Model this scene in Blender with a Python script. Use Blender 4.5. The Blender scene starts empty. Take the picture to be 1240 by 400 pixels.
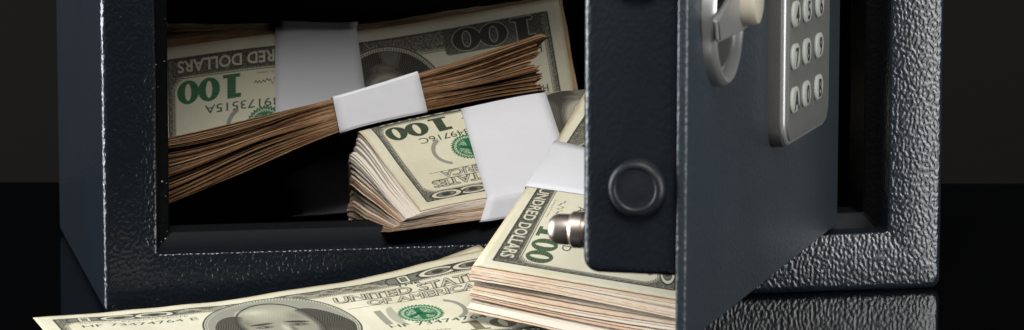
import bpy, bmesh, math, random
import numpy as np
from mathutils import Vector, Matrix
S = bpy.context.scene
COL = S.collection

# ------------------------------------------------------------------ camera
CAM = np.array([-0.0905819, -1.0475653, 0.1790673])
YAW, PIT, ROL, FPX = 0.21047365, 0.12380508, 0.00143620, 4001.8
Fv = np.array([math.sin(YAW)*math.cos(PIT), math.cos(YAW)*math.cos(PIT), -math.sin(PIT)])
R0 = np.cross(Fv, [0, 0, 1]); R0 /= np.linalg.norm(R0)
U0 = np.cross(R0, Fv)
Rv = R0*math.cos(ROL)+U0*math.sin(ROL)
Uv = -R0*math.sin(ROL)+U0*math.cos(ROL)
cd = bpy.data.cameras.new('camera'); cam = bpy.data.objects.new('camera', cd); COL.objects.link(cam)
cam.matrix_world = Matrix(((Rv[0], Uv[0], -Fv[0], CAM[0]), (Rv[1], Uv[1], -Fv[1], CAM[1]),
                           (Rv[2], Uv[2], -Fv[2], CAM[2]), (0, 0, 0, 1)))
cd.sensor_fit = 'HORIZONTAL'; cd.sensor_width = 36; cd.lens = FPX/1240*36
cd.clip_start = 0.05; cd.clip_end = 20
cd.dof.use_dof = True; cd.dof.focus_distance = 1.085; cd.dof.aperture_fstop = 36
S.camera = cam

# ------------------------------------------------------------------ light
W = bpy.data.worlds.new('World'); S.world = W; W.use_nodes = True
bg = W.node_tree.nodes['Background']; bg.inputs[0].default_value = (.55, .62, .7, 1); bg.inputs[1].default_value = 0.004
def area(name, loc, target, size, power, col):
    l = bpy.data.lights.new(name, 'AREA'); l.shape = 'RECTANGLE'; l.size = size[0]; l.size_y = size[1]
    l.energy = power; l.color = col
    o = bpy.data.objects.new(name, l); COL.objects.link(o)
    o.location = loc
    o.rotation_euler = (Vector(target)-Vector(loc)).to_track_quat('-Z', 'Y').to_euler()
    return o
area('studio_key_lamp', (-0.12, -1.14, 1.17), (.1, 0, .04), (.62, .62), 27, (1, .97, .925))
area('studio_right_lamp', (1.12, -1.10, .27), (.27, 0, .05), (.80, .54), 21, (1, .99, .97))
area('studio_side_lamp', (-1.25, .30, .30), (0, .05, .1), (.6, .9), 42, (.90, .95, 1))
S.view_settings.view_transform = 'Standard'; S.view_settings.look = 'None'
S.view_settings.exposure = 0; S.view_settings.gamma = 1
S.cycles.use_denoising = True; S.cycles.diffuse_bounces = 0

# ------------------------------------------------------------------ helpers
def at(px, py, Y):
    """point where the sight line of a photo pixel meets the upright plane y = Y (metres)"""
    ray = Fv*FPX+(px-620)*Rv+(200-py)*Uv
    return CAM+ray*(Y-CAM[1])/ray[1]
def tag(o, label=None, cat=None, group=None, kind=None):
    for k, v in (('label', label), ('category', cat), ('group', group), ('kind', kind)):
        if v: o[k] = v
    return o
def link(o, parent=None):
    COL.objects.link(o)
    if parent is not None: o.parent = parent
    return o
def empty(name, loc=(0, 0, 0)):
    o = bpy.data.objects.new(name, None); o.location = loc; o.empty_display_size = .02
    return link(o)
def mesh_obj(name, verts, faces, mats, parent=None, smooth=False, midx=None):
    me = bpy.data.meshes.new(name)
    me.from_pydata([tuple(map(float, v)) for v in verts], [], faces)
    for m in (mats if isinstance(mats, (list, tuple)) else [mats]): me.materials.append(m)
    if midx is not None: me.polygons.foreach_set('material_index', midx)
    if smooth: me.polygons.foreach_set('use_smooth', [True]*len(me.polygons))
    me.update()
    o = bpy.data.objects.new(name, me); link(o, parent)
    if parent is not None:
        o.matrix_parent_inverse = Matrix.Translation(parent_world(parent)).inverted()
    return o
def parent_world(p):
    return p.location if p.type == 'EMPTY' else Vector((0, 0, 0))     # meshes are modelled in place
def bm_obj(name, bm, mats, parent=None, smooth=False):
    me = bpy.data.meshes.new(name); bm.to_mesh(me); bm.free()
    for m in (mats if isinstance(mats, (list, tuple)) else [mats]): me.materials.append(m)
    if smooth: me.polygons.foreach_set('use_smooth', [True]*len(me.polygons))
    o = bpy.data.objects.new(name, me); link(o, parent)
    if parent is not None: o.matrix_parent_inverse = Matrix.Translation(parent_world(parent)).inverted()
    return o
def mark_sharp(o, ang=35):
    me = o.data
    bm = bmesh.new(); bm.from_mesh(me)
    bmesh.ops.recalc_face_normals(bm, faces=bm.faces)
    for f in bm.faces: f.smooth = True
    for e in bm.edges:
        if len(e.link_faces) == 2 and e.calc_face_angle(0) > math.radians(ang): e.smooth = False
    bm.to_mesh(me); bm.free()
    return o

# ------------------------------------------------------------------ materials
def mat(name):
    m = bpy.data.materials.new(name); m.use_nodes = True
    nt = m.node_tree; return m, nt, nt.nodes['Principled BSDF']
def setp(b, **k):
    for n, v in k.items():
        n = {'base': 'Base Color', 'rough': 'Roughness', 'metal': 'Metallic', 'coat': 'Coat Weight', 'coatr': 'Coat Roughness', 'ior': 'IOR', 'spec': 'Specular IOR Level'}[n]
        b.inputs[n].default_value = v
def plain(name, col, rough=.5, metal=0, noise=0, bump=0, scale=600):
    m, nt, b = mat(name); setp(b, base=(*col, 1), rough=rough, metal=metal)
    tc = nt.nodes.new('ShaderNodeTexCoord'); n = nt.nodes.new('ShaderNodeTexNoise'); n.inputs['Scale'].default_value = scale; n.inputs['Detail'].default_value = 3
    nt.links.new(tc.outputs['Object'], n.inputs['Vector'])
    mr = nt.nodes.new('ShaderNodeMapRange'); mr.inputs['To Min'].default_value = max(0, rough-.08); mr.inputs['To Max'].default_value = rough+.08
    nt.links.new(n.outputs['Fac'], mr.inputs['Value']); nt.links.new(mr.outputs[0], b.inputs['Roughness'])
    if bump:
        bp = nt.nodes.new('ShaderNodeBump'); bp.inputs['Strength'].default_value = 1; bp.inputs['Distance'].default_value = bump
        nt.links.new(n.outputs['Fac'], bp.inputs['Height']); nt.links.new(bp.outputs[0], b.inputs['Normal'])
    return m
def paint(name, col, rough, dist, scale, lo=.40, hi=.62, coat=0.0):
    """hammered powder coat: pebbled bumps with narrow worm-like valleys"""
    m, nt, b = mat(name); setp(b, base=(*col, 1), rough=rough, coat=coat, coatr=.15)
    N = nt.nodes.new; L = nt.links.new
    tc = N('ShaderNodeTexCoord')
    mp = N('ShaderNodeMapping'); mp.inputs['Scale'].default_value = (1, 1, .78); L(tc.outputs['Object'], mp.inputs['Vector'])
    n1 = N('ShaderNodeTexNoise'); n1.inputs['Scale'].default_value = scale; n1.inputs['Detail'].default_value = .4; n1.inputs['Distortion'].default_value = .15
    L(mp.outputs[0], n1.inputs['Vector'])
    r = N('ShaderNodeMapRange'); r.interpolation_type = 'SMOOTHERSTEP'
    r.inputs['From Min'].default_value = lo; r.inputs['From Max'].default_value = hi
    L(n1.outputs['Fac'], r.inputs['Value'])
    n2 = N('ShaderNodeTexNoise'); n2.inputs['Scale'].default_value = scale*.35; n2.inputs['Detail'].default_value = 1
    L(tc.outputs['Object'], n2.inputs['Vector'])
    ad = N('ShaderNodeMath'); ad.operation = 'MULTIPLY_ADD'; ad.inputs[1].default_value = .6
    L(n2.outputs['Fac'], ad.inputs[0]); L(r.outputs[0], ad.inputs[2])
    bp = N('ShaderNodeBump'); bp.inputs['Strength'].default_value = 1; bp.inputs['Distance'].default_value = dist
    L(ad.outputs[0], bp.inputs['Height']); L(bp.outputs[0], b.inputs['Normal']); L(bp.outputs[0], b.inputs['Coat Normal'])
    n3 = N('ShaderNodeTexNoise'); n3.inputs['Scale'].default_value = 30; n3.inputs['Detail'].default_value = 6
    L(tc.outputs['Object'], n3.inputs['Vector'])
    mx = N('ShaderNodeMix'); mx.data_type = 'RGBA'
    mx.inputs[6].default_value = (col[0]*.82, col[1]*.82, col[2]*.82, 1); mx.inputs[7].default_value = (col[0]*1.2, col[1]*1.2, col[2]*1.2, 1)
    L(n3.outputs['Fac'], mx.inputs[0]); L(mx.outputs[2], b.inputs['Base Color'])
    return m
M = {}
M['paint'] = paint('hammered_navy_paint', (.0074, .0112, .0158), .25, .00009, 860, .28, .72)
M['doorpaint'] = paint('satin_navy_paint', (.021, .029, .036), .40, .00009, 1000, .25, .75)
M['casepaint'] = paint('case_navy_paint', (.007, .010, .014), .34, .00006, 850, .25, .75)
M['inside'] = plain('inner_black_lining', (.0013, .0015, .0018), .5, bump=.0002, scale=700)
M['inside'].node_tree.nodes['Principled BSDF'].inputs['Specular IOR Level'].default_value = .07
def dusty(src, name, base):
    m = src.copy(); m.name = name; nt = m.node_tree; b = nt.nodes['Principled BSDF']
    tc = nt.nodes.new('ShaderNodeTexCoord'); v = nt.nodes.new('ShaderNodeTexVoronoi'); v.inputs['Scale'].default_value = 620
    n = nt.nodes.new('ShaderNodeTexNoise'); n.inputs['Scale'].default_value = 90
    nt.links.new(tc.outputs['Object'], v.inputs['Vector']); nt.links.new(tc.outputs['Object'], n.inputs['Vector'])
    th = nt.nodes.new('ShaderNodeMapRange'); th.inputs['From Min'].default_value = .45; th.inputs['From Max'].default_value = .72; th.inputs['To Min'].default_value = 0; th.inputs['To Max'].default_value = .30
    nt.links.new(n.outputs['Fac'], th.inputs['Value'])
    lt = nt.nodes.new('ShaderNodeMath'); lt.operation = 'LESS_THAN'; nt.links.new(v.outputs['Distance'], lt.inputs[0]); nt.links.new(th.outputs[0], lt.inputs[1])
    mx = nt.nodes.new('ShaderNodeMix'); mx.data_type = 'RGBA'; mx.inputs[6].default_value = (*base, 1); mx.inputs[7].default_value = (.34, .34, .33, 1)
    nt.links.new(lt.outputs[0], mx.inputs[0]); nt.links.new(mx.outputs[2], b.inputs['Base Color']); return m
M['ledge'] = plain('dull_navy_ledge_paint', (.0065, .0085, .0105), .6, bump=.00004, scale=900)
M['ledge'].node_tree.nodes['Principled BSDF'].inputs['Specular IOR Level'].default_value = .12
M['rebate'] = dusty(M['inside'], 'dusty_black_rebate', (.0025, .003, .0035))
M['steel'] = plain('brushed_silver', (.50, .50, .50), .33, metal=1, scale=900)
M['nickel'] = plain('warm_nickel', (.88, .76, .67), .34, metal=1, scale=300)
M['greyplastic'] = plain('grey_keypad_plastic', (.095, .098, .092), .5, scale=300)
M['darkplastic'] = plain('dark_grey_housing', (.045, .045, .045), .4, scale=300)
M['key'] = plain('pale_grey_key', (.27, .285, .26), .7, scale=300)
M['ink'] = plain('black_print', (.015, .015, .015), .5)
M['silverpl'] = plain('silver_painted_plastic', (.32, .325, .325), .36, metal=.6, scale=500)
M['ivory'] = plain('ivory_plastic', (.36, .335, .27), .45)
M['boltblack'] = plain('black_bolt_end', (.008, .010, .013), .46, bump=.00010, scale=700)
M['boltblack'].node_tree.nodes['Principled BSDF'].inputs['Specular IOR Level'].default_value = .30
M['band'] = plain('white_band_paper', (.80, .81, .855), .7, bump=.00022, scale=140)
m, nt, b = mat('glossy_black_acrylic'); setp(b, base=(.0015, .0015, .0018, 1), rough=.045, ior=1.5)
tc = nt.nodes.new('ShaderNodeTexCoord'); n = nt.nodes.new('ShaderNodeTexNoise'); n.inputs['Scale'].default_value = 9; n.inputs['Detail'].default_value = 4
mr = nt.nodes.new('ShaderNodeMapRange'); mr.inputs['To Min'].default_value = .03; mr.inputs['To Max'].default_value = .075
nt.links.new(tc.outputs['Object'], n.inputs['Vector']); nt.links.new(n.outputs['Fac'], mr.inputs['Value']); nt.links.new(mr.outputs[0], b.inputs['Roughness'])
M['table'] = m
M['backdrop'] = plain('charcoal_backdrop_cloth', (.0085, .0079, .0074), .9, scale=200)

M['backdrop'].node_tree.nodes['Principled BSDF'].inputs['Specular IOR Level'].default_value = 0
def edge_mat(name, cA, cB, cC):
    """edges of a worn paper stack: tint per sheet (attribute) plus stains"""
    m, nt, b = mat(name); setp(b, rough=.8, spec=.15)
    N = nt.nodes.new; L = nt.links.new
    a = N('ShaderNodeAttribute'); a.attribute_name = 'tint'
    tc = N('ShaderNodeTexCoord')
    n = N('ShaderNodeTexNoise'); n.inputs['Scale'].default_value = 60; n.inputs['Detail'].default_value = 4; n.inputs['Roughness'].default_value = .55
    L(tc.outputs['Object'], n.inputs['Vector'])
    ad = N('ShaderNodeMath'); ad.operation = 'ADD'; L(a.outputs['Fac'], ad.inputs[0])
    mu = N('ShaderNodeMath'); mu.operation = 'MULTIPLY_ADD'; mu.inputs[1].default_value = .7; mu.inputs[2].default_value = -.35
    L(n.outputs['Fac'], mu.inputs[0]); L(mu.outputs[0], ad.inputs[1])
    r = N('ShaderNodeValToRGB'); e = r.color_ramp.elements
    e[0].position = .12; e[0].color = (*cA, 1); e[1].position = .9; e[1].color = (*cC, 1)
    x = e.new(.5); x.color = (*cB, 1)
    L(ad.outputs[0], r.inputs[0]); L(r.outputs[0], b.inputs['Base Color'])
    return m
M['edge_peach'] = edge_mat('peach_note_edges', (.76, .50, .33), (.89, .71, .53), (.92, .83, .70))
M['edge_tan'] = edge_mat('tan_note_edges', (.46, .28, .17), (.78, .61, .46), (.88, .80, .69))
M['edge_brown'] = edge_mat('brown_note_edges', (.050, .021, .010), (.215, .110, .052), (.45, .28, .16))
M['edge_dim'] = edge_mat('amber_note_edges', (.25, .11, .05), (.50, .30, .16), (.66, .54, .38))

# ------------------------------------------------------------------ banknote print (drawn here, pixel by pixel)
PXM = 8; NW, NH = 156*PXM, 66*PXM
GU, GV = np.meshgrid((np.arange(NW)+.5)/PXM, (np.arange(NH)+.5)/PXM)   # mm across, mm down
_rng = np.random.default_rng(5)
def smoothnoise(cell):
    h, w = int(66/cell)+3, int(156/cell)+3
    g = _rng.random((h, w)); x = GU/cell; y = GV/cell
    xi = x.astype(int); yi = y.astype(int); fx = x-xi; fy = y-yi
    fx = fx*fx*(3-2*fx); fy = fy*fy*(3-2*fy)
    return (g[yi, xi]*(1-fx)+g[yi, xi+1]*fx)*(1-fy)+(g[yi+1, xi]*(1-fx)+g[yi+1, xi+1]*fx)*fy
_tc = {}
def text_tris(s, bold=.0):
    k = (s, bold)
    if k not in _tc:
        c = bpy.data.curves.new('t', 'FONT'); c.body = s; c.resolution_u = 3; c.offset = bold
        c.fill_mode = 'FRONT'
        o = bpy.data.objects.new('t', c)
        me = bpy.data.meshes.new_from_object(o); me.calc_loop_triangles()
        V = np.array([v.co[:2] for v in me.vertices]); T = np.array([t.vertices[:] for t in me.loop_triangles])
        bpy.data.objects.remove(o); bpy.data.curves.remove(c); bpy.data.meshes.remove(me)
        V[:, 0] -= V[:, 0].min()
        _tc[k] = (V, T)
    return _tc[k]
def fill(mask, P, T, val=1.0):
    for t in T:
        a, b_, c = P[t]*PXM
        x0, y0 = np.floor(np.minimum(np.minimum(a, b_), c)).astype(int); x1, y1 = np.ceil(np.maximum(np.maximum(a, b_), c)).astype(int)
        x0 = max(x0, 0); y0 = max(y0, 0); x1 = min(x1, NW); y1 = min(y1, NH)
        if x1 <= x0 or y1 <= y0: continue
        d = (b_[0]-a[0])*(c[1]-a[1])-(b_[1]-a[1])*(c[0]-a[0])
        if abs(d) < 1e-9: continue
        X = np.arange(x0, x1)[None, :]+.5; Y = np.arange(y0, y1)[:, None]+.5
        w1 = ((b_[0]-X)*(c[1]-Y)-(b_[1]-Y)*(c[0]-X))/d
        w2 = ((c[0]-X)*(a[1]-Y)-(c[1]-Y)*(a[0]-X))/d
        ins = (w1 >= -.01) & (w2 >= -.01) & (w1+w2 <= 1.01)
        mask[y0:y1, x0:x1][ins] = val
def text(s, u0, u1, vb, vt, bold=0, slant=0, rot=0):
    """mask of a line of text that fills u0..u1, from baseline vb up to vt (mm)"""
    V, T = text_tris(s, bold)
    w = V[:, 0].max(); h = .72
    P = np.empty_like(V)
    P[:, 0] = u0+V[:, 0]/w*(u1-u0)+slant*V[:, 1]/h*(vb-vt); P[:, 1] = vb-V[:, 1]/h*(vb-vt)
    P[:, 1] += rot*(P[:, 0]-u0)
    m_ = np.zeros((NH, NW)); fill(m_, P, T)
    return m_
def ell(cu, cv, ru, rv): return np.sqrt(((GU-cu)/ru)**2+((GV-cv)/rv)**2)
def soft(d, e): return np.clip(.5-d/e, 0, 1)
def rrect(u0, u1, v0, v1, r):
    qx = np.abs(GU-(u0+u1)/2)-(u1-u0)/2+r; qy = np.abs(GV-(v0+v1)/2)-(v1-v0)/2+r
    return np.hypot(np.maximum(qx, 0), np.maximum(qy, 0))+np.minimum(np.maximum(qx, qy), 0)-r
def dilate(m_, n):
    for _ in range(n):
        m_ = np.maximum.reduce([m_, np.roll(m_, 1, 0), np.roll(m_, -1, 0), np.roll(m_, 1, 1), np.roll(m_, -1, 1)])
    return m_
def digits(u0, u1, v0, v1, fat=1.0):
    """heavy numeral 100 as a mask"""
    w = (u1-u0)/3.05; h = v1-v0; vm = (v0+v1)/2
    m_ = np.zeros((NH, NW))
    m_ = np.maximum(m_, (np.abs(GU-(u0+w*.45)) < w*.20) & (np.abs(GV-vm) < h/2))
    m_ = np.maximum(m_, (np.abs(GU-(u0+w*.45)) < w*.40) & (np.abs(GV-(v1-h*.06)) < h*.07))
    m_ = np.maximum(m_, (GU > u0) & (GU < u0+w*.45) & (np.abs(GV-(v0+h*.10)) < h*.09))
    for k in (1, 2):
        cu = u0+w*(k+.52)
        m_ = np.maximum(m_, (ell(cu, vm, w*.52, h/2) < 1) & ~(ell(cu, vm, w*.15*fat, h*.36) < 1))
    return m_.astype(float)
def note_image(name, serial, numcol, seed=0, su=114.0):
    global _rng
    _rng = np.random.default_rng(seed)
    paper = np.array([.880, .862, .765])
    mott = smoothnoise(9)*.5+smoothnoise(3)*.3+smoothnoise(.7)*.2
    img = paper[None, None]*(1-.045*(mott[..., None]-.5)*2*np.array([.7, .9, 1.5]))
    dark = np.array([.23, .23, .21]); grey = np.array([.50, .50, .46]); green = np.array([.10, .40, .25])
    def put(m_, col, a=1.0):
        nonlocal img
        k = (np.clip(m_, 0, 1)*a)[..., None]; img = img*(1-k)+np.asarray(col)*k
    fine = .5+.5*np.sin(GU*5.2+2.2*np.sin(GV*2.1))*np.sin(GV*6.3+2*np.sin(GU*1.6))
    fine2 = smoothnoise(.45)
    # border
    outer = rrect(5, 151, 4.3, 61.7, .6); inner = rrect(7.2, 148.8, 9.6, 54.6, 5.5)
    fr = (outer < 0) & (inner > 0)
    teeth = (inner <= 0) & (inner > -.8) & (np.sin((GU+GV)*4.6)*np.sin((GU-GV)*4.6) > .0)
    put(fr.astype(float), dark, .80)
    put(fr*(fine*.6+fine2*.5 > .62), paper, .42)
    put(teeth.astype(float), dark, .75)
    put(((np.abs(outer+.35) < .18)).astype(float), dark, .95)
    put(((np.abs(inner-.35) < .13)).astype(float), paper, .6)
    # guilloche band between the cartouches on top
    wv = np.abs(GV-7-1.7*np.sin(GU*.55)*np.sin(GU*.21)) < .5
    wv2 = np.abs(GV-7+1.7*np.sin(GU*.55+.8)) < .45
    put(((wv | wv2) & (GV > 4.8) & (GV < 9.2) & (GU > 44) & (GU < 112)).astype(float), paper, .45)
    # cartouches top left and right with open numerals
    for (a, b_) in ((9, 42), (112, 147)):
        r_ = rrect(a, b_, 4.9, 9.3, 2)
        put((r_ < 0).astype(float), grey, .85); put((np.abs(r_) < .25).astype(float), dark, .9)
        w = (b_-a)/3
        for k in range(3):
            cu = a+w*(k+.5)
            if k == 0:
                d = rrect(cu-1.4, cu+1.4, 5.2, 9.0, .3)
            else:
                d = (ell(cu, 7.1, w*.46, 2.0)-1)*2
                put(((ell(cu, 7.1, w*.17, 1.1) < 1)).astype(float), dark, .85)
            put((np.abs(d) < .34).astype(float), paper, .95); put((np.abs(d-.55) < .2).astype(float), dark, .9)
            put((np.abs(d+.5) < .16).astype(float), dark, .7)
    # big numeral bottom left, outlined on dark
    r_ = rrect(8, 46, 51.6, 61.4, 1.5)
    put((r_ < 0).astype(float), dark, .75); put((r_ < 0)*(fine > .66), paper, .25)
    d_ = digits(11, 43, 52.4, 61, 1.1)
    ed = dilate(d_, 2)-d_
    put(d_, dark*.8, .75); put(ed, paper, .80)
    # bottom line of words
    r_ = rrect(76, 149, 54.8, 61.2, .8); put((r_ < 0).astype(float), dark, .55)
    put((r_ < 0)*(fine2 > .6), paper, .18)
    t = text('ONE HUNDRED DOLLARS', 79, 147.2, 60.3, 56.0, .022); put(dilate(t, 1), dark, .8); put(t, [.86, .85, .76], .95)
    # lower right numeral
    d_ = digits(123, 147.6, 44.4, 53.0)
    put(d_, numcol, .92)
    put(d_*(np.sin(GV*9) > .55), paper, .28)
    # top words
    t = text('UNITED STATES', 92, 143, 16.6, 11.9, .0, .15); put(np.roll(dilate(t, 2), (2, 2), (0, 1)), dark, .75)
    put(dilate(t, 2), dark, .95); put(t, paper, .85)
    t = text('OF AMERICA', 101, 137, 21.6, 17.7, .0, .15); put(np.roll(dilate(t, 1), (2, 2), (0, 1)), dark, .6)
    put(dilate(t, 2), dark, .92); put(t, paper, .85)
    put(text('THE', 114, 122, 11.4, 9.9, .02), dark, .9)
    for vv in (16.95, 22.1):
        put(((np.abs(GV-vv) < .16) & (GU > 94) & (GU < 142)).astype(float), dark, .7)
    # serials
    sg = [.20, .27, .22]
    sw = 3.15*len(serial)*(1 if ' ' not in serial else .88)
    put(text(serial, 12, 12+sw, 16.8, 13.8, .0), sg, .85)
    put(text(serial, 137-sw, 137, 43.0, 39.9, .0), sg, .95)
    put(text('FEDERAL RESERVE NOTE', 12, 46, 12.1, 10.9, .0), dark, .75)
    put(text('THIS NOTE IS LEGAL TENDER', 12, 36, 25.5, 24.6, .0), dark, .55)
    put(text('FOR ALL DEBTS PUBLIC AND PRIVATE', 12, 40, 27.2, 26.3, .0), dark, .55)
    put(text('H', 9.5, 11.6, 50, 47, .03), dark, .95); put(text('H8', 9.5, 13.6, 34.5, 32, .02), dark, .9)
    put(text('SERIES', 36, 44, 46.6, 45.2, .02), dark, .85); put(text('1996', 37.5, 43.5, 48.6, 47.2, .02), dark, .85)
    put(text('Secretary of the Treasury', 104, 117, 52.8, 51.9, .0), dark, .7)
    # signature squiggles
    for (a, b_, vm) in ((104, 118, 49.2), (12, 30, 49.6)):
        s_ = vm+1.1*np.sin(GU*1.9+1.2*np.sin(GU*.8))*np.exp(-((GU-(a+4))/5)**2)+.35*np.sin(GU*4.4)
        put(((np.abs(GV-s_) < .22) & (GU > a) & (GU < b_)).astype(float), dark, .85)
    # reserve seal left
    r_ = ell(29, 35, 7, 7); put(((r_ < 1) & (r_ > .80)).astype(float), dark, .7); put(((r_ < .66)).astype(float), dark, .65)
    put((r_ < .66)*(fine2 > .55), paper, .4)
    # treasury seal right, with pale letters behind it
    put(((np.abs(GU-(su-12.2)) < 1.2) & (np.abs(GV-33) < 6.5)).astype(float), grey, .75)
    r_ = ell(su+7.5, 33, 7.5, 8.5); put(((r_ < 1) & (r_ > .80) & (GU > su+10)).astype(float), grey, .75)
    r_ = ell(su-7.6, 33, 2.6, 8); put(((r_ < 1) & (GU < su-7)).astype(float), grey, .45)
    th = np.arctan2(GV-33, GU-su); r_ = np.hypot(GU-su, GV-33)/(7.1+.35*np.sin(th*34))
    put((r_ < 1).astype(float), green, .92); put(((np.abs(r_-.80) < .04)).astype(float), paper, .8)
    put(((r_ < .93) & (r_ > .72) & (np.sin(th*44) > .35)).astype(float), paper, .55)
    put((r_ < .64)*(np.abs(GU-su+.0) > 1)*(fine > .45), paper, .75)
    put(((r_ < .62) & (np.abs((GV-33)-(np.abs(GU-su)*.5-.5)) < .9)).astype(float), green*.8, .8)
    # portrait: oval, a generic long-haired elderly sitter in fine engraving
    r_ = ell(70, 31.5, 24, 27.8)
    put((r_ < 1).astype(float), [.80, .79, .71], 1); put((np.abs(r_-.985) < .012).astype(float), dark, .8)
    put(((np.abs(r_-.95) < .012) & (np.sin(np.arctan2((GV-31.5)/27, (GU-70)/24)*150) > 0)).astype(float), dark, .9)
    put((r_ < .93).astype(float), [.62, .62, .57], .92)
    put((r_ < .93)*(np.sin(GV*7.5) > 0), [.50, .50, .46], .5)
    tone = np.full((NH, NW), -1.0)
    def blob(cu, cv, ru, rv, val, e=.25, rotd=0):
        nonlocal tone
        a = math.radians(rotd); x = GU-cu; y = GV-cv
        q = np.hypot((x*math.cos(a)+y*math.sin(a))/ru, (-x*math.sin(a)+y*math.cos(a))/rv)
        k = np.clip((1-q)/e, 0, 1); tone = np.where(k > 0, np.where(tone < 0, val, tone*(1-k)+val*k), tone)
    blob(70, 56, 26, 18, .10, .3); blob(67, 61, 5, 12, .45)                 # coat
    blob(56.8, 32, 7.5, 15, .20, .4, 8); blob(84, 33, 8, 17, .17, .4, -16)   # hair
    blob(84, 44, 5, 9, .22, .4)
    blob(70, 30, 12.5, 21.5, .72, .18)                                   # face
    q_ = ell(70, 30, 12.7, 21.7); tone = np.where((np.abs(q_-1) < .022) & (tone >= 0) | ((np.abs(q_-1) < .022) & (GV < 22)), .12, tone)
    blob(69, 18, 10, 8, .84, .9); blob(66, 15, 6, 4, .95, .9)
    blob(77, 22, 3.5, 6, .62, .9); blob(60.5, 26, 2.5, 7, .58, .9)
    blob(64.5, 28.0, 4.2, 1.3, .14, .4, -8); blob(75.8, 27.6, 4.4, 1.4, .10, .4, 8)   # brows
    blob(64.5, 31.2, 3.6, 1.9, .30, .7); blob(75.5, 30.9, 3.8, 2.1, .24, .7)
    blob(64.8, 31.2, 2.0, .8, .70, .4); blob(75.2, 30.9, 2.0, .8, .66, .4)
    blob(65.1, 31.2, .9, .9, .10, .4); blob(75.0, 30.9, .9, .9, .10, .4)
    blob(70.5, 34, 1.6, 6, .92, .8); blob(72.6, 35.5, 1.2, 4.5, .50, .8); blob(70.4, 39.6, 2.8, 1.2, .42, .7)
    blob(70, 43.8, 4.6, .8, .28, .5); blob(70, 46, 3.6, 1.0, .60, .7); blob(70, 51, 6, 2, .5, .8)
    hatch = .5+.5*np.sin((GU*1.0+GV*.55+.7*np.sin(GV*.5))*6.5)
    hair = .5+.5*np.sin((GU+.9*np.sin(GV*.45))*8)
    ins = (tone >= 0) & (r_ < .93)
    tn = np.clip(tone, 0, 1)
    tn2 = tn*(.93+.07*hatch)
    tn2 = np.where(tn < .33, tn+.26*(hair > .74), tn2)
    col = np.array([.10, .10, .09])[None, None]*(1-tn2[..., None])+np.array([.865, .85, .76])[None, None]*tn2[..., None]
    img = np.where(ins[..., None], col, img)
    # handling wear along the rims
    rim = np.clip(1-np.minimum(np.minimum(GU, 156-GU), np.minimum(GV, 66-GV))/1.6, 0, 1)
    put(rim*(.3+.7*smoothnoise(2.0)), [.80, .62, .44], .50)
    im = bpy.data.images.new(name, NW, NH)
    buf = np.ones((NH, NW, 4), np.float32); buf[..., :3] = np.clip(img, 0, 1)[::-1]
    im.pixels.foreach_set(buf.ravel()); im.update(); im.pack()
    m, nt, b = mat(name+'_paper'); setp(b, rough=.62, spec=.25)
    N = nt.nodes.new; L = nt.links.new
    uv = N('ShaderNodeUVMap'); t = N('ShaderNodeTexImage'); t.image = im; t.interpolation = 'Linear'; t.extension = 'EXTEND'
    L(uv.outputs[0], t.inputs['Vector']); L(t.outputs[0], b.inputs['Base Color'])
    tc = N('ShaderNodeTexCoord'); nn = N('ShaderNodeTexNoise'); nn.inputs['Scale'].default_value = 120; nn.inputs['Detail'].default_value = 5
    L(tc.outputs['Object'], nn.inputs['Vector'])
    bp = N('ShaderNodeBump'); bp.inputs['Distance'].default_value = .0007; bp.inputs['Strength'].default_value = .6
    L(nn.outputs['Fac'], bp.inputs['Height']); L(bp.outputs[0], b.inputs['Normal'])
    return m
M['noteA'] = note_image('note_print_back', '39173515A', [.07, .34, .17], 1)
M['noteC'] = note_image('note_print_middle', 'AB 2849716C', [.13, .19, .14], 2, 120.5)
M['noteD'] = note_image('note_print_front', 'AL 5284716D', [.20, .29, .20], 3)
M['noteE'] = note_image('note_print_loose', 'HF 73474764 E', [.42, .39, .30], 4)

# ------------------------------------------------------------------ curved paper surfaces
class Sheet:
    """smooth surface through a grid of points; u, v in millimetres of banknote"""
    def __init__(self, us, vs, P):
        self.us = np.array(us, float); self.vs = np.array(vs, float); self.P = np.array(P, float)   # P[v][u]
    @staticmethod
    def w(k, x):
        n = len(k); x = np.asarray(x, float); out = np.zeros(x.shape+(n,))
        i = np.clip(np.searchsorted(k, x, side='right')-1, 0, n-2)
        h = k[i+1]-k[i]; t = (x-k[i])/h
        lo = t < 0; hi = t > 1; tc_ = np.clip(t, 0, 1)
        h00 = 2*tc_**3-3*tc_**2+1; h10 = tc_**3-2*tc_**2+tc_; h01 = 1-h00; h11 = tc_**3-tc_**2
        def addm(j, wt):   # tangent at knot j times h, weighted
            for (m0, m1, cond) in ((j, j+1, j == 0), (j-1, j, j == n-1), (j-1, j+1, (j > 0) & (j < n-1))):
                a = np.clip(m0, 0, n-1); b_ = np.clip(m1, 0, n-1)
                wv = np.where(cond, wt*h/np.where(cond, k[b_]-k[a], 1), 0)
                np.add.at(out.reshape(-1, n), (np.arange(x.size), b_.ravel()), wv.ravel())
                np.add.at(out.reshape(-1, n), (np.arange(x.size), a.ravel()), -wv.ravel())
        f = out.reshape(-1, n)
        np.add.at(f, (np.arange(x.size), i.ravel()), h00.ravel()); np.add.at(f, (np.arange(x.size), i.ravel()+1), h01.ravel())
        addm(i, h10+np.where(lo, t, 0)); addm(i+1, h11+np.where(hi, t-1, 0))
        return out
    def __call__(self, u, v):
        u, v = np.broadcast_arrays(np.asarray(u, float), np.asarray(v, float))
        a = self.w(self.us, u); b_ = self.w(self.vs, v)
        return np.einsum('...j,...i,jic->...c', b_, a, self.P)
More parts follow.
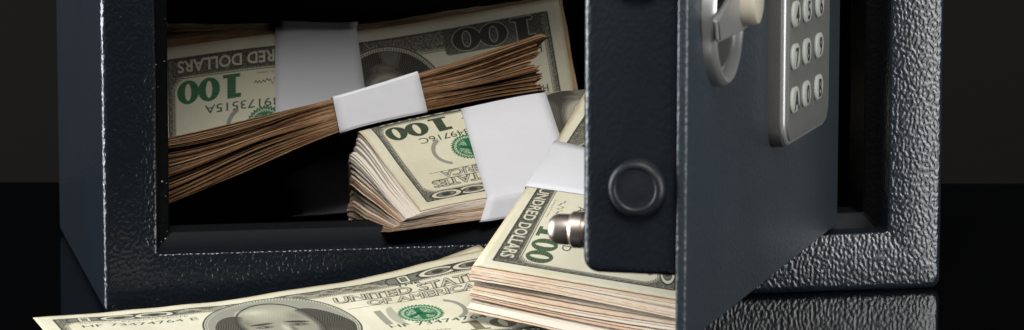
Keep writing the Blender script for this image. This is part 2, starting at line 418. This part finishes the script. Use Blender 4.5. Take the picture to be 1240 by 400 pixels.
def grid_faces(nv, nu, off=0):
    return [(off+j*nu+i, off+j*nu+i+1, off+(j+1)*nu+i+1, off+(j+1)*nu+i) for j in range(nv-1) for i in range(nu-1)]
def set_uv(me, UV):
    lay = me.uv_layers.new(name='UVMap')
    idx = np.zeros(len(me.loops), np.int32); me.loops.foreach_get('vertex_index', idx)
    lay.data.foreach_set('uv', UV[idx].astype(np.float32).ravel())
def printed_sheet(name, f, material, parent=None, eps=None, nu=70, nv=30, thick=.00012, u0=0, u1=156):
    u, v = np.meshgrid(np.linspace(u0, u1, nu), np.linspace(0, 66, nv))
    P = f(u, v)
    if eps is not None: P = P+eps(u, v)
    o = mesh_obj(name, P.reshape(-1, 3), grid_faces(nv, nu), material, parent, smooth=True)
    set_uv(o.data, np.stack([u.ravel()/156, 1-v.ravel()/66], -1))
    s = o.modifiers.new('thickness', 'SOLIDIFY'); s.thickness = thick; s.offset = 0
    return o
def snoise(seed):
    r = np.random.default_rng(seed); K = r.normal(size=(7, 3)); ph = r.random(7)*6.28
    def f(a, b_, c): return sum(np.sin(K[i, 0]*a+K[i, 1]*b_+K[i, 2]*c+ph[i]) for i in range(7))/3.2
    return f
def note_stack(name, top, bot, N, seed, material, parent, rag=.9, fan=1.2, wave=.35, bandu=None, white=(), fade=0, gap=.90, vshift=0, ushift=0, groups=7, nu=64, nv=16, fray=.12, creep=0):
    """a pile of N sheets between two surfaces, every sheet with its own rim"""
    r = np.random.default_rng(seed); nz = snoise(seed+1)
    gaps = r.gamma(1.4, 1, N)+.25; h = np.concatenate([[0], np.cumsum(gaps)]); h /= h[-1]; h = h[:N]
    gid = np.minimum((h*groups).astype(int), groups-1)
    gdu = r.normal(0, fan, groups); gdv = r.normal(0, fan*.6, groups); gt = r.normal(0, .13, groups)
    V = []; Fc = []; tint = []; off = 0
    th = np.linspace(0, 1, nu); tv = np.linspace(0, 1, nv)
    step = np.append(np.diff(h), 1-h[-1])
    for k in range(N):
        t = h[k]
        du = gdu[gid[k]]+r.normal(0, rag*.5)+ushift*t+creep*min(1, t/.22); dv = gdv[gid[k]]*.6+r.normal(0, rag*.28)+vshift*t
        U_, V_ = np.meshgrid(-.0+156*th, 66*tv)
        if bandu is not None:
            bc, bw = bandu; damp = np.clip((np.abs(U_-bc)-bw)/28, 0.12, 1)
        else: damp = 1
        uu = U_+du*(.3+.7*damp); vv = V_+dv*damp
        # fray the rims
        vv = vv+np.where((tv == 0) | (tv == 1), 1, 0)[:, None]*(fray*r.normal(size=U_.shape)+.30*nz(U_*.11, t*9, V_*.1)*damp)
        uu = uu+np.where((th == 0) | (th == 1), 1, 0)[None, :]*(fray*r.normal(size=U_.shape)+.35*nz(V_*.12, t*11, 3))
        A = top(uu, vv); B = bot(uu, vv); D = B-A; ln = np.linalg.norm(D, axis=-1, keepdims=True); dn = D/ln
        wv = wave*.001*nz(U_*.055+1, t*5, V_*.03)*damp*np.minimum(1, 6*t*(1-t)+.15)
        P = A+D*t+dn*(wv[..., None] if not np.isscalar(wv) else wv)
        V.append(P.reshape(-1, 3)); ff = grid_faces(nv, nu, off); Fc += ff
        tk = .30+.55*r.random() if k not in white else 1.2
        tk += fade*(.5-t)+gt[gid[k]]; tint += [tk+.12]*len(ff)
        rim = [j for j in range(nu)]+[j*nu+nu-1 for j in range(1, nv)]+[(nv-1)*nu+i for i in range(nu-2, -1, -1)]+[j*nu for j in range(nv-2, 0, -1)]
        sk = (ln*step[k]*gap)
        low = (P+dn*sk).reshape(-1, 3)[rim]
        o2 = off+nu*nv; V.append(low); n_ = len(rim)
        for i in range(n_):
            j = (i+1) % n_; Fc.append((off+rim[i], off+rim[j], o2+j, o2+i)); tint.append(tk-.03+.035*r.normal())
        off = o2+n_
    # closing sheet at the bottom
    U_, V_ = np.meshgrid(156*th, 66*tv); P = bot(U_+ushift, V_+vshift); V.append(P.reshape(-1, 3)); ff = grid_faces(nv, nu, off); Fc += ff; tint += [.8]*len(ff)
    o = mesh_obj(name, np.concatenate(V), Fc, material, parent)
    at_ = o.data.attributes.new('tint', 'FLOAT', 'FACE'); at_.data.foreach_set('value', np.array(tint, np.float32))
    return o
def paper_band(top, bot, uA, uB, parent, over=1.2, lift=.00045, nu=10, crease=0, vs=0):
    """band round a bundle; uA(v), uB(v) give its rims as (value at v=0, value at v=66)"""
    vt = np.concatenate([[-over, -over+.35], np.linspace(-over+1.2, 66+over-1.2, 14), [66+over-.35, 66+over]])
    ring = []
    for s in np.linspace(0, 1, nu):
        def uu(v): a = uA[0]+(uA[1]-uA[0])*v/66; b_ = uB[0]+(uB[1]-uB[0])*v/66; return a+(b_-a)*s
        A = top(uu(vt), vt); B = bot(uu(vt), vt); n_ = A-B; n_ /= np.linalg.norm(n_, axis=-1, keepdims=True)
        lt = np.full(len(vt), lift); lt[0] = lt[-1] = -.0002; lt[1] = lt[-2] = lift*.75
        At = A+n_*lt[:, None]; Bt = B-n_*lt[:, None]
        mid = []
        k = 5
        sideR = [At[-1]*(1-q)+Bt[-1]*q for q in np.linspace(0, 1, k+2)[1:-1]]
        sideL = [Bt[0]*(1-q)+At[0]*q for q in np.linspace(0, 1, k+2)[1:-1]]
        ring.append(np.concatenate([At, sideR, Bt[::-1], sideL]))
    n_ = len(ring[0]); V = np.concatenate(ring); Fc = []
    for s in range(nu-1):
        for i in range(n_):
            j = (i+1) % n_; Fc.append((s*n_+i, s*n_+j, (s+1)*n_+j, (s+1)*n_+i))
    o = mesh_obj('paper_band', V, Fc, M['band'], parent, smooth=True)
    mark_sharp(o, 18)
    s = o.modifiers.new('thickness', 'SOLIDIFY'); s.thickness = .00012
    return o
def lift_fn(top, bot, e):
    def g(u, v):
        n_ = top(u, v)-bot(u, v); n_ /= np.linalg.norm(n_, axis=-1, keepdims=True); return n_*e
    return g

# ------------------------------------------------------------------ setting
e1 = Vector((math.cos(YAW), -math.sin(YAW), 0)).normalized(); e2 = Vector((math.sin(YAW), math.cos(YAW), 0))
Pm = Vector((.1985, .302, 0))        # middle of the table's far rim
def slab(name, hw, d0, d1, z0, z1, m_, bev=0):
    bm = bmesh.new()
    c = [Pm+e1*a+e2*b_ for a, b_ in ((-hw, d0), (hw, d0), (hw, d1), (-hw, d1))]
    lo = [bm.verts.new((*p.xy, z0)) for p in c]; hi = [bm.verts.new((*p.xy, z1)) for p in c]
    bm.faces.new(lo[::-1]); bm.faces.new(hi)
    for i in range(4): bm.faces.new((lo[i], lo[(i+1) % 4], hi[(i+1) % 4], hi[i]))
    if bev: bmesh.ops.bevel(bm, geom=bm.edges[:], offset=bev, segments=3, affect='EDGES')
    return bm_obj(name, bm, m_)
tag(slab('table_surface', .75, -1.05, 0, -.02, 0, M['table'], .002), kind='structure')
tag(slab('backdrop', 1.6, .70, .705, -1.2, .075, M['backdrop']), kind='structure')

# ------------------------------------------------------------------ safe
WX, DY, HZ = .2815, .190, .185
def rloop(x0, x1, z0, z1, y, r, n=6):
    r = max(r, .0001); pts = []
    for cx, cz, a0 in ((x1-r, z0+r, -90), (x1-r, z1-r, 0), (x0+r, z1-r, 90), (x0+r, z0+r, 180)):
        for k in range(n+1):
            a = math.radians(a0+90*k/n); pts.append((cx+r*math.cos(a), y, cz+r*math.sin(a)))
    # subdivide the straight stretches so the loops stay even
    return pts
def loft(name, loops, m_, parent=None, capa=False, capb=False, sharp=40):
    n_ = len(loops[0]); V = [p for l in loops for p in l]; Fc = []
    for s in range(len(loops)-1):
        for i in range(n_):
            j = (i+1) % n_; Fc.append((s*n_+i, s*n_+j, (s+1)*n_+j, (s+1)*n_+i))
    if capa: Fc.append(tuple(range(n_)))
    if capb: Fc.append(tuple((len(loops)-1)*n_+i for i in range(n_)))
    o = mesh_obj(name, V, Fc, m_, parent)
    return mark_sharp(o, sharp)
safe = empty('safe', (.14, .095, 0))
tag(safe, 'small dark navy hammered steel safe standing open on the black table with cash inside', 'safe')
rb = .0026; L_ = []
for a in (0, 30, 60, 90):                       # rounded back rim
    q = rb*(1-math.sin(math.radians(a))); yy = DY-rb*(1-math.cos(math.radians(a)))
    L_.append(rloop(q, WX-q, q, HZ-q, yy, .003))
L_ = [rloop(rb, WX-rb, rb, HZ-rb, DY, .002)]+[rloop(rb*(1-math.sin(a)), WX-rb*(1-math.sin(a)), rb*(1-math.sin(a)), HZ-rb*(1-math.sin(a)), DY-rb+rb*math.cos(a), .0035) for a in (.4, .8, 1.2, 1.5708)]
for a in np.linspace(0, 1.5708, 6):             # rounded front rim
    q = rb*(1-math.cos(a)); L_.append(rloop(q, WX-q, q, HZ-q, rb-rb*math.sin(a), .0035))
ix0, ix1, iz0, iz1 = .0172, .2622, .0200, HZ-.0200
ri = .0009
for a in np.linspace(0, 1.5708, 5):
    q = ri*(1-math.sin(a)); L_.append(rloop(ix0-q, ix1+q, iz0-q, iz1+q, ri-ri*math.cos(a), .0012))
ld = .010
L_.append(rloop(ix0, ix1, iz0, iz1, ld, .0010))
loft('body', L_, M['paint'], safe, capa=True)
L_ = [rloop(ix0, ix1, iz0, iz1, ld, .0010)]
jx0, jx1, jz0, jz1 = .0222, .2570, .0252, HZ-.0252
L_.append(rloop(jx0-.0008, jx1+.0008, jz0-.0008, jz1+.0008, ld+.0004, .0010))
L_.append(rloop(jx0, jx1, jz0, jz1, ld+.0012, .0010))
L_.append(rloop(jx0, jx1, jz0, jz1, ld+.016, .0010))
reb = loft('door_rebate', L_, M['rebate'], safe)
reb.data.materials.append(M['ledge']); reb.data.materials.append(M['inside'])
for p_ in reb.data.polygons:
    c_ = p_.center
    p_.material_index = 2 if c_.x > .2 else (1 if c_.z < .0265 and c_.x > .03 else 0)  # right jamb coloured black like the lining, painting in the open door's shadow
# inner lining: a box behind the lip
L_ = [rloop(jx0+.0002, jx1-.0002, jz0+.0002, jz1-.0002, ld+.0162, .001), rloop(.003, WX-.003, .004, HZ-.003, ld+.0165, .001),
      rloop(.003, WX-.003, .004, HZ-.003, DY-.004, .001)]
loft('lining', L_, M['inside'], safe, capb=True)

# door, swung out towards the viewer on its right-hand hinge
al = np.array([.4600966, .8878689, 0.]); nn_ = np.array([.8878689, -.4600966, 0.]); FR = np.array([.1365, -.2067, 0.]); DL = .2382
def dp(s, z, off=0): return FR+al*s+nn_*off+np.array([0, 0, z])
def dbox(name, s0, s1, z0, z1, o0, o1, m_, parent, rad=None, which='z', seg=4, bev=.0006):
    bm = bmesh.new()
    vs = [bm.verts.new(dp(s, z, o)) for o in (o0, o1) for z in (z0, z1) for s in (s0, s1)]
    for f in ((0, 1, 3, 2), (4, 6, 7, 5), (0, 4, 5, 1), (2, 3, 7, 6), (0, 2, 6, 4), (1, 5, 7, 3)): bm.faces.new([vs[i] for i in f])
    if bev: bmesh.ops.bevel(bm, geom=bm.edges[:], offset=bev, segments=seg, affect='EDGES', profile=.5)
    o = bm_obj(name, bm, m_, parent); return mark_sharp(o, 40)
ZT = HZ-.0225
door = dbox('door', 0, DL, .0222, ZT, -.0030, 0, M['doorpaint'], safe, bev=.0010)
def profile_extrude(name, pts, s0, s1, m_, parent, bev=0):
    """pts (offset, z) outline swept from s0 to s1 along the door, front rim rounded"""
    pts = np.array(pts); c = pts.mean(0); loops = []
    for k in range(5):
        a = k/4*math.pi/2; q = bev*(1-math.sin(a)); d = pts-c; n2 = np.sign(d)
        P2 = pts-n2*q; loops.append([dp(s0+bev*(1-math.cos(a)), z, o) for o, z in P2])
    loops.append([dp(s1, z, o) for o, z in pts])
    return loft(name, loops, m_, parent, capa=True, capb=True, sharp=30)
r_ = .0042; out = []
o0, o1, z0, z1 = -.0290, -.0031, .0405, ZT-.018
for cx, cz, a0, rr in ((o1-.0005, z0+.0005, -90, .0005), (o1-.0005, z1-.0005, 0, .0005), (o0+r_, z1-r_, 90, r_), (o0+r_, z0+r_, 180, r_)):
    for k in range(7):
        a = math.radians(a0+15*k); out.append((cx+rr*math.cos(a), cz+rr*math.sin(a)))
profile_extrude('bolt_case', out, .0016, DL-.022, M['casepaint'], door, bev=.0024)
def lathe(name, prof, base, axis, m_, parent, seg=40, sharp=35):
    axis = np.array(axis, float); axis /= np.linalg.norm(axis)
    a = np.cross(axis, [0, 0, 1]); a /= np.linalg.norm(a); b_ = np.cross(axis, a); loops = []
    for r__, h__ in prof:
        loops.append([base+axis*h__+(a*math.cos(t)+b_*math.sin(t))*max(r__, 1e-5) for t in np.linspace(0, 2*math.pi, seg, endpoint=False)])
    return loft(name, loops, m_, parent, capa=True, capb=True, sharp=sharp)
for z in (.0641, .1224):
    base = dp(.0016, z, -.0137)
    lathe('bolt', [(.0078, -.001), (.0078, .0014), (.0076, .0022), (.0071, .0029), (.0064, .0032), (.0058, .0032), (.0055, .0029), (.0051, .0028), (.003, .0030), (.0001, .0031)], base, -al, M['boltblack'], door)
lathe('stop_pin', [(.0040, 0), (.0044, .0004), (.0044, .0012), (.0050, .0014), (.0050, .0042), (.0045, .0048), (.0042, .0050), (.0042, .0082), (.0039, .0094), (.0030, .0106), (.0026, .0108), (.0001, .0109)],
      dp(.0080, .0512, -.0287), -nn_, M['nickel'], door, seg=28, sharp=30)
# lever with its ring
def lathe_n(name, prof, s, z, m_, parent=door, seg=64, sharp=35): return lathe(name, prof, dp(s, z, 0), nn_, m_, parent, seg, sharp)
hs, hz = .0375, .1090
lathe_n('handle_ring', [(.0205, -.0005), (.0205, .0018), (.0202, .0030), (.0194, .0038), (.0184, .0036), (.0177, .0026), (.0175, .0008)], hs, hz, M['silverpl'])
lathe_n('handle_recess', [(.0174, .0002), (.0172, .0008), (.0160, .0007), (.0152, .0016), (.0120, .0018), (.0001, .0012)], hs, hz, M['darkplastic'])
def lever():
    bm = bmesh.new()
    P = [(.0130, .1085, .0032), (.0160, .1022, .0032), (.0445, .1034, .0048), (.0570, .1120, .0060), (.0560, .1230, .0060), (.0400, .1190, .0055)]
    lo = [bm.verts.new(dp(s, z, o+.0004)) for s, z, o in P]; hi = [bm.verts.new(dp(s, z, o+.0022)) for s, z, o in P]
    bm.faces.new(lo[::-1]); bm.faces.new(hi)
    for i in range(6): bm.faces.new((lo[i], lo[(i+1) % 6], hi[(i+1) % 6], hi[i]))
    bmesh.ops.bevel(bm, geom=bm.edges[:], offset=.0007, segments=3, affect='EDGES')
    return mark_sharp(bm_obj('handle_lever', bm, M['silverpl'], door), 40)
lever()
lathe_n('handle_cap', [(.0068, .004), (.0068, .0098), (.0062, .0110), (.0045, .0115), (.0001, .0117)], .0410, .1118, M['ivory'], seg=40)
# keypad
def rounded_plate(name, s0, s1, z0, z1, o0, o1, rs, m_, bev=.0008, mats=None):
    outl = []
    for cx, cz, a0 in ((s1-rs, z0+rs, -90), (s1-rs, z1-rs, 0), (s0+rs, z1-rs, 90), (s0+rs, z0+rs, 180)):
        for k in range(9):
            a = math.radians(a0+90*k/8); outl.append((cx, cz, rs, math.cos(a), math.sin(a)))
    loops = []
    for q, o in ((0, o0), (0, o1-bev), (bev*.3, o1-bev*.3), (bev, o1)):
        loops.append([dp(cx+(r__-q)*ca, cz+(r__-q)*sa, o) for cx, cz, r__, ca, sa in outl])
    return loft(name, loops, m_, door, capa=True, capb=True, sharp=50)
rounded_plate('keypad_housing', .1120, .1865, .0620, .1480, 0, .0040, .0085, M['darkplastic'], .0004)
rounded_plate('keypad_bezel', .1125, .1860, .0625, .1475, .0038, .0052, .0082, M['silverpl'], .0009)
rounded_plate('keypad_panel', .1141, .1842, .0639, .1461, .0050, .0058, .0068, M['greyplastic'], .0002)
CH = [['A', '0', 'B'], ['7', '8', '9'], ['4', '5', '6'], ['1', '2', '3'], ['C', '#', 'E']]
for r_i, zc in enumerate((.0762, .0892, .1020, .1148, .1276)):
    for c_i, sc in enumerate((.1223, .1412, .1625)):
        hw, hh, rr = .0060, .0039, .0037
        outl = []
        for cx, cz, a0 in ((sc+hw-rr, zc-hh+rr, -90), (sc+hw-rr, zc+hh-rr, 0), (sc-hw+rr, zc+hh-rr, 90), (sc-hw+rr, zc-hh+rr, 180)):
            for k in range(7):
                a = math.radians(a0+15*k); outl.append((cx, cz, math.cos(a), math.sin(a)))
        V = []; Fc = []
        for q, o in ((0, .0059), (0, .0063), (.0004, .0067), (.0012, .0069)):
            V += [dp(cx+(rr-q)*ca, cz+(rr-q)*sa, o) for cx, cz, ca, sa in outl]
        n_ = len(outl)
        for s in range(3):
            for i in range(n_): j = (i+1) % n_; Fc.append((s*n_+i, s*n_+j, (s+1)*n_+j, (s+1)*n_+i))
        Fc.append(tuple(3*n_+i for i in range(n_))); mi = [0]*len(Fc)
        TV, TT = text_tris(CH[r_i][c_i], .02); b0 = len(V); w = TV[:, 0].max()
        for x, y in TV: V.append(dp(sc+(x-w/2)*.0092, zc+(y-.36)*.0078, .00702))
        for t in TT: Fc.append(tuple(b0+int(i) for i in t)); mi.append(1)
        o = mesh_obj('key', V, Fc, [M['key'], M['ink']], door, midx=mi)

# ------------------------------------------------------------------ money
GR = 'banded bundles of banknotes'
def base_empty(name, P, label, cat, group):
    P = np.asarray(P).reshape(-1, 3); e_ = empty(name, (P[:, 0].mean(), P[:, 1].mean(), P[:, 2].min()))
    return tag(e_, label, cat, group)

# A: bundle stood on its side against the back of the safe, notes upside down
ua = [0, 78, 110, 156]
A_top = Sheet(ua, [0, 66], [[at(712, 208, .128), at(462, 250, .128), at(335, 262, .126), at(192, 280, .124)],
                            [at(676, -3, .150), at(433, 38, .148), at(333, 41, .147), at(186, 60, .146)]])
A_bot = Sheet(ua, [0, 66], [[at(713, 208, .139), at(463, 250, .142), at(336, 262, .141), at(193, 280, .139)],
                            [at(679, -5, .158), at(434, 30, .162), at(334, 29, .162), at(190, 32, .160)]])
bA = base_empty('banknote_bundle', A_top.P, 'dim banded bundle of hundred dollar notes stood upside down against the back of the safe', 'money bundle', GR)
note_stack('notes', A_top, A_bot, 22, 11, M['edge_dim'], bA, rag=.5, fan=.5, wave=.2, bandu=(94, 18), nu=40, nv=12)
printed_sheet('printed_note', A_top, M['noteA'], bA, lift_fn(A_top, A_bot, .0003))
paper_band(A_top, A_bot, (78, 78.2), (110, 110), bA, over=1.1, lift=.0007)

# B: bundle seen along its long worn edge, sloping down to the left
ub = [0, 40, 78, 110, 156]
fy = [.069, .070, .072, .073, .076]
topB = [(160, 176), (285, 147), (403, 120), (503, 90), (648, 44)]
botB = [(160, 262), (285, 213), (411, 160), (514, 135), (662, 109)]
rB = [np.array([.004, .057, z]) for z in (-.014, -.013, -.011, -.011, -.012)]
fT = [at(x, y, d) for (x, y), d in zip(topB, fy)]; fB = [at(x, y, d) for (x, y), d in zip(botB, fy)]
B_top = Sheet(ub, [0, 66], [fT, [p+q for p, q in zip(fT, rB)]])
B_bot = Sheet(ub, [0, 66], [fB, [p+q+np.array([0, 0, d]) for p, q, d in zip(fB, rB, (-.001, -.004, -.005, -.003, -.001))]])
bB = base_empty('banknote_bundle', B_bot.P, 'bundle showing its brown worn long edge, sloping across the middle of the safe', 'money bundle', GR)
note_stack('notes', B_top, B_bot, 78, 23, M['edge_brown'], bB, rag=1.7, fan=2.2, wave=1.9, bandu=(94, 17), groups=8, nu=90, nv=7, fray=.05)
paper_band(B_top, B_bot, (78, 80), (111, 113), bB, over=1.3, lift=.0008)

# C: bundle lying on the sill, printed face up
uc = [0, 78, 120, 140, 156]
def lerp3(a, b_, t): return a*(1-t)+b_*t
C0a, C0b = np.array([.251, .036, .036]), np.array([.2352, .0958, .0652])
def roll(P, dy=.0075, dz=.0050): return P+np.array([.001, dy, -dz])
n156 = [at(508, 257, .000), at(470, 207, .028), at(434, 161, .053)]
n120 = [at(608, 238, .008), at(575, 185, .035), at(545, 136, .061)]
n78 = [at(741, 213, .018), at(702, 161, .046), at(668, 113, .072)]
n140 = [at(552, 247.5, .004), at(515, 198, .032), at(480, 149.5, .057)]
n0 = [C0a, lerp3(C0a, C0b, .46), lerp3(C0a, C0b, .86)]
for r__ in (n156, n120, n78, n140, n0): r__.append(roll(r__[2], *((.0060, .0065) if r__ is n156 else (.0075, .0050))))
C_top = Sheet(uc, [0, 30, 57, 66], [[n0[j], n78[j], n120[j], n140[j], n156[j]] for j in range(4)])
def below(P, d): return P+np.array([0, 0, -d])
b156 = [at(488, 279, -.001), at(458, 275, .028), at(441, 270, .053), at(434, 266, .060)]
b120 = [at(603, 263, .007), below(n120[1], .013), below(n120[2], .018), below(n120[3], .014)]
b140 = [at(538, 272, .003), below(n140[1], .016)-np.array([.004, 0, 0]), below(n140[2], .024), below(n140[3], .020)]
b78 = [below(n78[0], .007), below(n78[1], .012), below(n78[2], .016), below(n78[3], .012)]
b0 = [below(n0[0], .007), below(n0[1], .012), below(n0[2], .016), below(n0[3], .012)]
C_bot = Sheet(uc, [0, 30, 57, 66], [[b0[j], b78[j], b120[j], b140[j], b156[j]] for j in range(4)])
bC = base_empty('banknote_bundle', C_bot.P, 'bundle lying face up on the sill of the safe, sheets fanned at its left end', 'money bundle', GR)
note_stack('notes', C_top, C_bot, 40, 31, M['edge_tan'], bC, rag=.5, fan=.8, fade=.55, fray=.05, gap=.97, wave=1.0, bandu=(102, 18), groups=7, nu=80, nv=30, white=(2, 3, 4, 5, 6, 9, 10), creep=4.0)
printed_sheet('printed_note', C_top, M['noteC'], bC, lift_fn(C_top, C_bot, .0004))
paper_band(C_top, C_bot, (92, 79), (126.5, 114), bC, over=1.0, lift=.0009)

# D: bundle sloping out of the safe in front of the door's free edge
ud = [0, 80, 156]
d156 = [at(834, 367, -.088), at(705, 345.5, -.070), at(573, 323, -.055)]
d80 = [at(845, 225, -.040), at(752, 215, -.022), at(656, 200, -.004)]
d0 = [np.array([.232, .006, .052]), np.array([.205, .028, .060]), at(731, 76, .050)]
D_top = Sheet(ud, [0, 33, 66], [[d0[j], d80[j], d156[j]] for j in range(3)])
q156 = [at(832, 425, -.089), at(700, 400, -.072), at(567, 371, -.056)]
q80 = [below(d80[j], .0115) for j in range(3)]; q0 = [below(d0[j], .0115) for j in range(3)]
D_bot = Sheet(ud, [0, 33, 66], [[q0[j], q80[j], q156[j]] for j in range(3)])
bD = base_empty('banknote_bundle', D_bot.P, 'banded bundle sloping out of the safe behind the metal pin of the door', 'money bundle', GR)
note_stack('notes', D_top, D_bot, 44, 41, M['edge_peach'], bD, rag=.8, fan=1.0, wave=1.9, gap=.985, fray=.06, bandu=(80, 17), groups=6, nu=50, nv=50)
printed_sheet('printed_note', D_top, M['noteD'], bD, lift_fn(D_top, D_bot, .0004))
paper_band(D_top, D_bot, (64, 63), (99, 98), bD, over=.9, lift=.0008)

# E: loose note, propped against the front of the safe; F: a second one under it
ue = [0, 50, 78, 106, 156]
E_mm = [[(-24.3, -23.7, 4.6), (25.4, -18.0, 6.3), (53.0, -15.0, 8.4), (81.0, -12.0, 12.0), (129.5, -7.5, 21.0)],
        [(-19.5, -55, 1.6), (31, -50, 2.2), (59, -47, 3.0), (87, -44, 4.4), (136, -39, 8.2)],
        [(-14, -87, .6), (36, -82, .6), (64, -79, .6), (92, -76, .7), (142, -71, .9)]]
E_s = Sheet(ue, [0, 33, 66], np.array(E_mm)/1000)
nzE = snoise(77)
def E_w(u, v):
    q = nzE(u*.10, v*.13, 1.0)*.00035+nzE(u*.25, v*.22, 4.0)*.00012
    k = np.clip(np.minimum(np.minimum(u+2, 158-u), 66-v+8)/10, 0, 1)
    return np.stack([q*0, q*0, np.maximum(q, -.0003)*k], -1)
oE = printed_sheet('banknote', E_s, M['noteE'], None, E_w, nu=110, nv=50)
tag(oE, 'loose hundred dollar note lying in front of the safe, portrait at the bottom', 'banknote')
def F_f(u, v):
    a = math.radians(-10); du = u-150; dv = v
    uu = 143+du*math.cos(a)-dv*math.sin(a)*1.0; vv = -4.2+du*math.sin(a)+dv*math.cos(a)
    P = E_s(uu, np.maximum(vv, -5)); P[..., 2] = np.maximum(P[..., 2]-.0013, .0002); return P
oF = printed_sheet('banknote', F_f, M['noteE'], nu=60, nv=30)
tag(oF, 'second loose note, only one pale corner peeking out above the curled note by the bundle', 'banknote')
